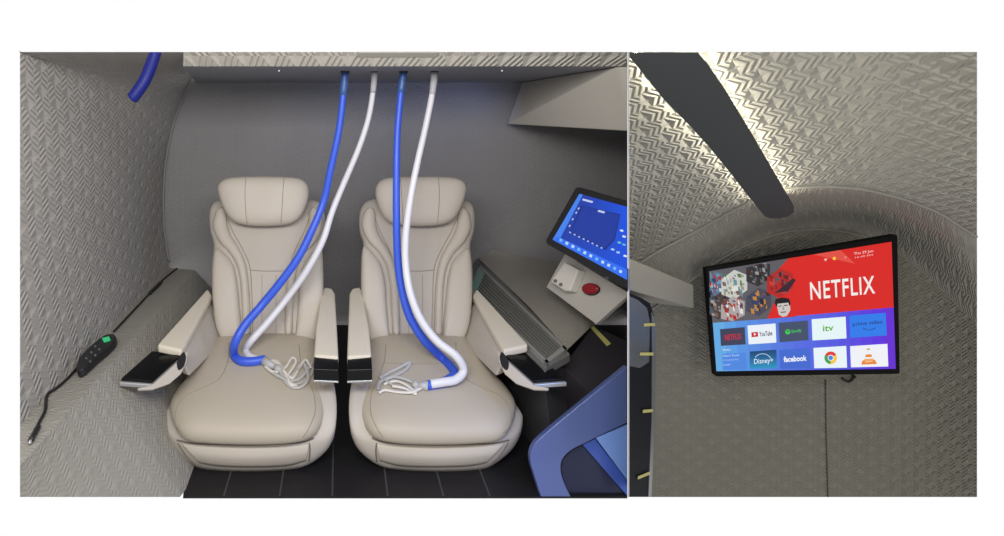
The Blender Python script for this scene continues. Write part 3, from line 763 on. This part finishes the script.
def clip_side(obs, u, keep_left):
    """cut meshes off where they meet the cabin's end partition"""
    nn = ray(u, 0).cross(ray(u, 100)).normalized()
    if (nn.x < 0) == keep_left: nn = -nn
    for o in obs:
        if o.type != 'MESH' or (o.get('_clip')): continue
        bm = bmesh.new(); bm.from_mesh(o.data); org = Vector(o['_org'])
        bmesh.ops.bisect_plane(bm, geom=bm.verts[:] + bm.edges[:] + bm.faces[:], plane_co=CAMP - org, plane_no=nn, clear_outer=True, dist=1e-6)
        bd = [e for e in bm.edges if e.is_boundary]
        if bd and o.name != 'screen': bmesh.ops.holes_fill(bm, edges=bd)
        bm.to_mesh(o.data); bm.free()
def tree(*roots):
    l = []
    for r_ in roots: l += [r_] + list(r_.children_recursive)
    return l
O = bpy.data.objects
clip_side(tree(O['tilted_monitor'], O['control_plate'], O['equipment_locker'], O['doorway_surround'], O['overhead_cabinet']), UR, True)
# ================================================================ RIGHT CABIN
RL, RR = 629.1, 977.0
panel('wall_partition', RL - .4, 1.5, 3.4, .0015, M_part)
KH = 555.0
def arcA(u):                    # joint between ceiling vault and cove, in the view
    t = [(600, 292), (650, 256), (698, 230), (726, 214), (751, 201), (775, 192), (800, 187), (830, 186), (865, 189), (902, 198), (939, 212), (977, 237), (1000, 255)]
    for (a, b), (c, d) in zip(t, t[1:]):
        if a <= u <= c: f = (u - a) / (c - a); f = f; return b + (d - b) * f
    return 240
def arcB(u):
    t = [(600, 345), (680, 290), (697, 276), (712, 265), (730, 254), (751, 243), (770, 236), (790, 231), (819, 229), (849, 232), (872, 239), (895, 251), (930, 278), (977, 325), (1000, 345)]
    for (a, b), (c, d) in zip(t, t[1:]):
        if a <= u <= c: f = (u - a) / (c - a); return b + (d - b) * f
    return 350
DE = 3.25
def dceil(u, v):
    vh = 392 + .0157 * (u + 30)
    d = KH / max(60, vh - v)
    k = 1 - .16 * max(0, (u - 790) / 187) ** 2 - .03 * max(0, (720 - u) / 91) ** 2
    d *= k
    # soft minimum with the end wall distance
    return -math.log(math.exp(-d * 5) + math.exp(-3.15 * 5)) / 5
def smooth_arc(f, u): return (f(u - 8) + f(u - 4) + f(u) + f(u + 4) + f(u + 8)) / 5
YD = Vector((586, 440, -297)).normalized(); XD = Vector((370, -440, 282)); XD = (XD - YD * XD.dot(YD)).normalized()
def dsp(p): return Vector((p.x, p.y / KY, p.z - HC))
def dwall(u): return DE * (1 - .10 * max(0, (u - 860) / 117) ** 1.6)
NU, NV = 120, 80
rows = []
for i in range(NV + 1):
    row = []
    for j in range(NU + 1):
        u = RL + (RR - RL) * j / NU; va = smooth_arc(arcA, u); v = 52 + (va - 52) * i / NV
        row.append(P(u, v, dceil(u, v)))
    rows.append(row)
vs, fs = loft(rows); BV_CE = BVHTree.FromPolygons(vs, fs)
uv = []
for i in range(NV + 1):
    for j in range(NU + 1):
        u = RL + (RR - RL) * j / NU; va = smooth_arc(arcA, u); v = 52 + (va - 52) * i / NV
        q = dsp(P(u, v, KH / (392 + .0157 * (u + 30) - v))); uv.append((q.dot(XD), q.dot(YD)))
struct(link_mesh('ceiling', vs, fs, M_quilt_ceil, uvs=uv))
rows = []
for i in range(25):
    row = []; f = i / 24
    for j in range(NU + 1):
        u = RL + (RR - RL) * j / NU; va = smooth_arc(arcA, u); vb = smooth_arc(arcB, u); v = va + (vb - va) * f
        d0 = dceil(u, va); d1 = dwall(u)
        row.append(P(u, v, d0 + (d1 - d0) * math.sin(f * math.pi / 2)))
    rows.append(row)
vs, fs = loft(rows)
struct(link_mesh('trim_7', vs, fs, M_quilt_cove, uvs=[(-(j / NU) * 2.6, i / 24 * .34) for i in range(25) for j in range(NU + 1)]))
rows = []
for i in range(61):
    row = []; f = i / 60
    for j in range(NU + 1):
        u = RL + (RR - RL) * j / NU; vb = smooth_arc(arcB, u); v = vb + (497 - vb) * f
        row.append(P(u, v, dwall(u)))
    rows.append(row)
vs, fs = loft(rows); struct(link_mesh('wall_end', vs, fs, M_quilt_end, uvs=[((p.z - HC) * DE * KY / p.y, p.x * DE * KY / p.y) for p in vs]))
M_pipe = mat('piping_grey', (150, 148, 138), .6)
def ridge(name, f, dd, u0, u1, r):
    pts = []
    for i in range(61):
        u = u0 + (u1 - u0) * i / 60; v = smooth_arc(f, u); pts.append(P(u, v, dd(u, v) - .01))
    struct(tube(name, pts, r, M_pipe, seg=8))
ridge('trim_8', arcA, lambda u, v: dceil(u, v), RL + 1, RR - 1, .009)
ridge('trim_9', arcB, lambda u, v: dwall(u), 640, 896, .007)
# vertical cable groove in the end wall
struct(tube('trim_10', [P(825.5, 380, DE - .004), P(826, 420, DE - .004), P(827, 460, DE - .004), P(828, 497, DE - .004)], .0035, mat('joint_dark', (84, 83, 78), .8), seg=8))

# ---------------------------------------------------------------- light bar
LD = [(629.3, 56.5), (645, 76), (662.5, 98), (691, 127), (709, 147), (726, 167.5), (745, 192), (762, 213)]
LRt = [(698, 52.3), (709, 66), (726, 91), (751, 132), (776, 175), (786, 192), (794, 206)]
endp = [(765, 216.5), (770, 218.3), (779.5, 218.5), (788, 216.5), (794, 212.5)]
def bard(u, v):                 # bar underside distance: a straight bar whose direction meets at the ceiling's far point
    vh = 392 + .0157 * (u + 30); return (KH - 12) / (vh - v) * .955
pxs = [(629.3, 52.3)] + LD + endp + list(reversed(LRt))
bar = thing('light_bar', 'long dark ceiling light bar with glowing edges', 'lamp', P(720, 150, bard(720, 150)))
upn = XD.cross(YD); upn = Vector((upn.x, upn.y, upn.z)).normalized()
if upn.z < 0: upn = -upn
bot = [P(u, v, bard(u, v)) for u, v in pxs]
up3 = Vector((upn.x, upn.y * KY, upn.z)).normalized()
cB = sum(bot, Vector()) / len(bot)
def rim_clamp(p):               # keep the bar's flanks inside the cut edge of the cabin
    d = p.y / KY; zmax = HC + (CY - 52.3) / 440 * d; xmin = (RL + .2 - CX) / 440 * d
    return Vector((max(p.x, xmin), p.y, min(p.z, zmax)))
top = [rim_clamp(p + up3 * .022 + (cB - p) * .004) for p in bot]
n = len(bot); vs = bot + top
link_mesh('housing', vs, fixn(vs, [tuple(range(n)), tuple(range(2 * n - 1, n - 1, -1))] + [(i, (i + 1) % n, n + (i + 1) % n, n + i) for i in range(n)]), mat('bar_charcoal', (66, 69, 71), .7, spec=.15), bar, smooth=False)
M_led = mat('led_strip', (255, 248, 225), .5, emit=33)
def led(pxl, side):
    pts = []
    for u, v in cr(pxl, 40):
        p = P(u + side * 5, v + (-3 if side > 0 else -1), bard(u, v)) + up3 * .028; pts.append(p)
    pts = [p for p in pts if HC + (CY - 53) / 440 * (p.y / KY) > p.z and p.x > (RL + 1 - CX) / 440 * (p.y / KY)]
    tube('led_strip', pts, .006, M_led, bar, seg=8)
led(LD, 1.0); led([(p[0] - 8, p[1]) for p in LRt], 0.0)
led([(766, 209), (778, 211), (788, 207)], 0)

# ---------------------------------------------------------------- overhead side cabinet of this cabin
pts = [P(RL, 258, 2.5), P(693, 285, 3.0), P(693.5, 308, 3.0), P(RL, 290, 2.5)]
pts += [P(RL, 264, 3.2), P(RL, 300, 3.22), P(684, 284, 3.22), P(672, 303, 3.22)]
o = hull('overhead_cabinet', pts, mat('cabinet_pale', (150, 147, 138), .55), bev=.005)
tag(o, 'pale grey overhead cabinet box left of the television', 'cabinet'); o_cab = o
# tall glazed cabinet with tape marks
gp = Pl((RL, 300, 2.45), (655, 312, 2.75), (650, 496, 2.75))
gc = thing('equipment_screen', 'tall dark glossy panel with pale top below the cabinet left of the television', 'panel', gp.hit(640, 496))
prism('panel', [(RL, 293), (640, 297), (650, 303), (654.5, 316), (655, 350), (654, 420), (650.5, 497), (RL, 497)], gp, .04, mat('tinted_glass', (19, 22, 30), .7, spec=.1), gc, bev=.003)
prism('edge_strip', [(652, 312), (655.5, 320), (656, 350), (655, 420), (651.5, 497), (648.5, 497), (652, 420), (652.5, 350)], gp, .02, mat('edge_grey', (108, 110, 112), .35), gc, off=.004, bev=.001)
prism('film', [(RL, 296), (638, 300), (647, 308), (650, 322), (649, 362), (640, 368), (RL, 366)], gp, .002, mat('hazy_film', (128, 134, 142), .3, alpha=.45), gc, off=.006, bev=0)
for a, b, dv in (((644, 323.5), (655, 323), .5), ((640, 352.5), (653.5, 352.5), 1), ((643, 410), (653, 409), 0), ((638, 476.5), (650, 471.5), 0)):
    prism('tape', [(a[0], a[1]), (b[0], b[1]), (b[0], b[1] + 3), (a[0], a[1] + 3)], gp, .001, MATS['yellow_tape'], gc, off=.010, bev=0)
    
clip_side(tree(gc, o_cab), RL, False)
# ---------------------------------------------------------------- television
tpl = Pl((706, 268, 3.08), (716, 376, 3.02), (896, 235, 2.93))
tv = thing('television', 'wall-mounted television showing streaming app tiles on the quilted end wall', 'television', tpl.hit(806, 372))
prism('bezel', [(705.7, 268.2), (895.8, 234.6), (897.5, 236), (900, 372.6), (898.5, 374), (717, 376.6), (714.8, 375.5)], tpl, .045, mat('tv_bezel', (11, 10, 12), .6, spec=.15), tv, bev=.003)
mb = [tpl.hit(u, v, -.04) for u, v in ((770, 290), (840, 280), (845, 350), (775, 352))]
hull('wall_bracket', mb + [Vector((p.x * DE * KY / p.y, (DE - .005) * KY, HC + (p.z - HC) * DE * KY / p.y)) for p in mb], M_dark, tv, .003)
def Q(x, y): return (700 + x / 3.351, 225 + y / 3.351)
sc = Screen(tpl, .0015)
TL_, TR_, BR_, BL_ = Q(30, 155), Q(642, 56), Q(656, 482), Q(55, 490)
def scp(s, t): return bil(TL_, TR_, BR_, BL_, s, t)
# lower background, light blue at the left to violet at the right
nG = 16
g = [(0, (104, 176, 226)), (.12, (88, 152, 226)), (.35, (84, 120, 222)), (.7, (84, 84, 222)), (.9, (92, 52, 220)), (1, (104, 40, 205))]
def gc_(f):
    for (a, ca), (b, cb) in zip(g, g[1:]):
        if a <= f <= b: k = (f - a) / (b - a); return tuple(int(ca[i] + (cb[i] - ca[i]) * k) for i in range(3))
bb = lambda f: .515 + (.512 - .515) * f
for i in range(nG):
    a, b = i / nG, (i + 1) / nG
    sc.poly([scp(a, .50), scp(b, .50), scp(b, 1), scp(a, 1)], gc_((a + b) / 2))
# banner
sc.poly([Q(30, 155), Q(320, 108), Q(320, 308), Q(42, 328)], (92, 90, 96))
sc.poly([Q(296, 112), Q(642, 56), Q(649, 276), Q(232, 313), Q(262, 250), Q(225, 190)], (214, 34, 30))
sc.poly([Q(380, 99), Q(470, 84), Q(520, 130)], (224, 78, 66))
random.seed(5)
def hexa(cx, cy, r, cols):
    px = [(cx + r * math.cos(math.radians(30 + 60 * k)), cy + r * math.sin(math.radians(30 + 60 * k)) - .16 * r * math.cos(math.radians(30 + 60 * k))) for k in range(6)]
    def clampq(x, y): return Q(max(32, x), max(158 - (x - 30) * .163, min(y, 326 - (x - 45) * .06)))
    sc.poly([clampq(*p) for p in px], cols[0])
    for k in range(34):
        x = cx + random.uniform(-.68, .68) * r; y = cy + random.uniform(-.72, .72) * r; a = random.uniform(2, 8); b = random.uniform(3, 11)
        al = random.uniform(-.6, .6)
        sc.poly([clampq(x - a, y - b), clampq(x + a * .7, y - b * .6 + al * a), clampq(x + a, y + b), clampq(x - a * .6, y + b * .7)], random.choice(cols[1:]))
hexa(62, 268, 50, [(70, 60, 62), (30, 34, 44), (120, 96, 80), (60, 90, 110), (160, 150, 140)])
hexa(50, 195, 44, [(84, 110, 136), (200, 210, 216), (170, 40, 40), (40, 60, 90), (110, 150, 180)])
hexa(115, 200, 50, [(196, 198, 192), (150, 150, 120), (100, 140, 150), (220, 220, 215), (120, 90, 80), (80, 110, 70)])
hexa(195, 160, 46, [(46, 46, 50), (96, 96, 98), (26, 26, 30), (150, 150, 150), (70, 40, 40)])
hexa(110, 285, 46, [(170, 160, 158), (176, 40, 36), (220, 220, 222), (60, 70, 100), (120, 60, 50)])
hexa(197, 258, 48, [(72, 70, 84), (190, 130, 60), (50, 60, 100), (36, 34, 44), (110, 110, 130), (150, 90, 50)])
hexa(268, 195, 50, [(176, 36, 34), (120, 22, 26), (80, 20, 30), (200, 60, 50), (90, 80, 90)])
sc.poly([Q(250, 228), Q(312, 178), Q(322, 184), Q(296, 222)], (58, 30, 44))
sc.poly([Q(225, 314), Q(248, 262), Q(258, 250), Q(305, 250), Q(315, 307)], (214, 34, 30))
# portrait bust in the banner
sc.circ(*Q(278, 262), 7.6, (26, 24, 28), 5.6)
sc.poly([Q(256, 262), Q(300, 258), Q(303, 285), Q(292, 304), Q(278, 308), Q(264, 300)], (202, 196, 192))
sc.poly([Q(250, 262), Q(254, 248), Q(275, 243), Q(298, 246), Q(303, 262), Q(299, 272), Q(296, 260), Q(260, 264), Q(258, 276)], (22, 20, 24))
sc.poly([Q(262, 271), Q(273, 269), Q(273, 272), Q(262, 274)], (40, 36, 38)); sc.poly([Q(282, 268), Q(294, 267), Q(294, 270), Q(282, 271)], (40, 36, 38))
sc.poly([Q(269, 291), Q(289, 289), Q(287, 293), Q(272, 295)], (120, 90, 90)); sc.poly([Q(277, 272), Q(281, 272), Q(283, 284), Q(276, 285)], (160, 150, 146))
sc.text('NETFLIX', Q(371, 251), Q(587, 229), Q(368, 192), (240, 236, 232), bold=.012, space=1.12)
sc.circ(*Q(450, 112), 1.7, (246, 200, 60)); sc.poly([Q(415, 114), Q(427, 112), Q(421, 122)], (235, 200, 196)); sc.circ(*Q(487, 108), 1.2, (226, 130, 110))
sc.text('Thu 29 Jun', Q(516, 103), Q(581, 93), Q(515, 92), (240, 200, 195), bold=.01); sc.text('16:49 PM', Q(520, 112), Q(579, 103), Q(520, 106), (235, 190, 186))
# tiles
def tile(a, b, c, d, rgb): sc.poly([Q(*a), Q(*b), Q(*c), Q(*d)], rgb)
tile((67, 349), (150, 342), (153, 400), (70, 405), (60, 62, 86)); sc.text('NETFLIX', Q(84, 387), Q(140, 382), Q(82, 368), (200, 34, 62), bold=.02)
tile((159, 337), (253, 330), (256, 394), (163, 400), (232, 240, 246))
sc.poly([Q(172, 360), Q(194, 358), Q(195, 374), Q(173, 376)], (200, 30, 50)); sc.poly([Q(180, 362), Q(189, 366), Q(181, 371)], (250, 240, 240))
sc.text('YouTube', Q(199, 374), Q(243, 370), Q(198, 358), (60, 60, 80), bold=.02)
tile((263, 328), (361, 320), (364, 386), (267, 393), (66, 78, 104))
sc.circ(*Q(294, 358), 2.6, (60, 200, 80)); sc.arc(*Q(294, 361), 1.2, 1.7, 40, 140, (40, 60, 60)); sc.arc(*Q(294, 358), 1.4, 1.8, 40, 140, (40, 60, 60)); sc.text('Spotify', Q(306, 364), Q(340, 361), Q(306, 351), (60, 190, 80), bold=.02)
tile((374, 316), (488, 307), (491, 380), (377, 387), (228, 244, 246))
sc.text('itv', Q(412, 357), Q(448, 354), Q(411, 337), (96, 176, 50), bold=.02)
tile((500, 304), (622, 294), (626, 370), (503, 378), (44, 122, 232))
sc.text('prime video', Q(512, 343), Q(612, 334), Q(511, 326), (24, 62, 132), bold=.012); sc.arc(*Q(567, 338), 6.2, 7.2, 205, 335, (24, 62, 132), .62)
tile((74, 432), (154, 428), (157, 484), (77, 487), (78, 134, 222))
sc.text('Weekly', Q(76, 424), Q(102, 422), Q(76, 416), (230, 240, 250)); sc.text('Desert Tower', Q(77, 442), Q(132, 439), Q(77, 435), (205, 226, 250)); sc.text('Unmatched Hits', Q(77, 455), Q(130, 453), Q(77, 450), (180, 208, 245)); sc.text('Listen', Q(78, 472), Q(102, 470), Q(78, 465), (180, 208, 245))
sc.grad(Q(167, 424), Q(167, 482), Q(258, 480), Q(256, 418), (22, 66, 116), (44, 150, 196), 8)
sc.text('Disney+', Q(182, 471), Q(246, 466), Q(181, 449), (225, 240, 250), bold=.006); sc.arc(*Q(210, 456), 8.3, 8.9, 20, 150, (210, 235, 250), .85)
tile((266, 419), (368, 413), (371, 480), (269, 482), (64, 104, 206)); sc.text('facebook', Q(281, 460), Q(358, 455), Q(280, 441), (240, 244, 252), bold=.03)
tile((380, 412), (490, 405), (493, 478), (383, 480), (230, 242, 248))
cc = Q(438, 445)
sc.arc(*cc, 2.8, 6.3, 30, 150, (222, 60, 50)); sc.arc(*cc, 2.8, 6.3, 150, 270, (66, 160, 80)); sc.arc(*cc, 2.8, 6.3, -90, 30, (246, 200, 60)); sc.circ(*cc, 3.0, (240, 244, 250)); sc.circ(*cc, 2.3, (70, 130, 225))
tile((503, 406), (628, 398), (631, 474), (506, 477), (238, 240, 246))
O_ = (232, 132, 40)
sc.poly([Q(560, 414), Q(569, 413), Q(570, 418), Q(558, 419)], (200, 160, 60)); sc.poly([Q(556, 434), Q(574, 433), Q(577, 442), Q(553, 443)], O_); sc.poly([Q(551, 449), Q(580, 447), Q(584, 457), Q(547, 459)], (240, 170, 100))
sc.poly([Q(543, 456), Q(550, 452), Q(554, 460), Q(578, 458), Q(581, 450), Q(588, 454), Q(593, 466), Q(541, 468)], O_)
sc.build('screen', tv)
# small logo badge / receiver under the television
rc = thing('remote_receiver', 'small dark curved cable clip just under the television', 'clip', P(848, 380, DE - .03))
tube('clip_body', cr([tuple(P(842, 378, DE - .02)), tuple(P(846, 381, DE - .03)), tuple(P(850, 381, DE - .03)), tuple(P(855, 376, DE - .02))], 16), .009, M_dark, rc, seg=8)
tube('cable_stub', cr([tuple(P(852, 377, DE - .012)), tuple(P(853, 374, DE - .012)), tuple(P(854, 371, DE - .012))], 8), .005, M_dark, rc, seg=8)

for o in bpy.data.objects:
    if '_org' in o: del o['_org']
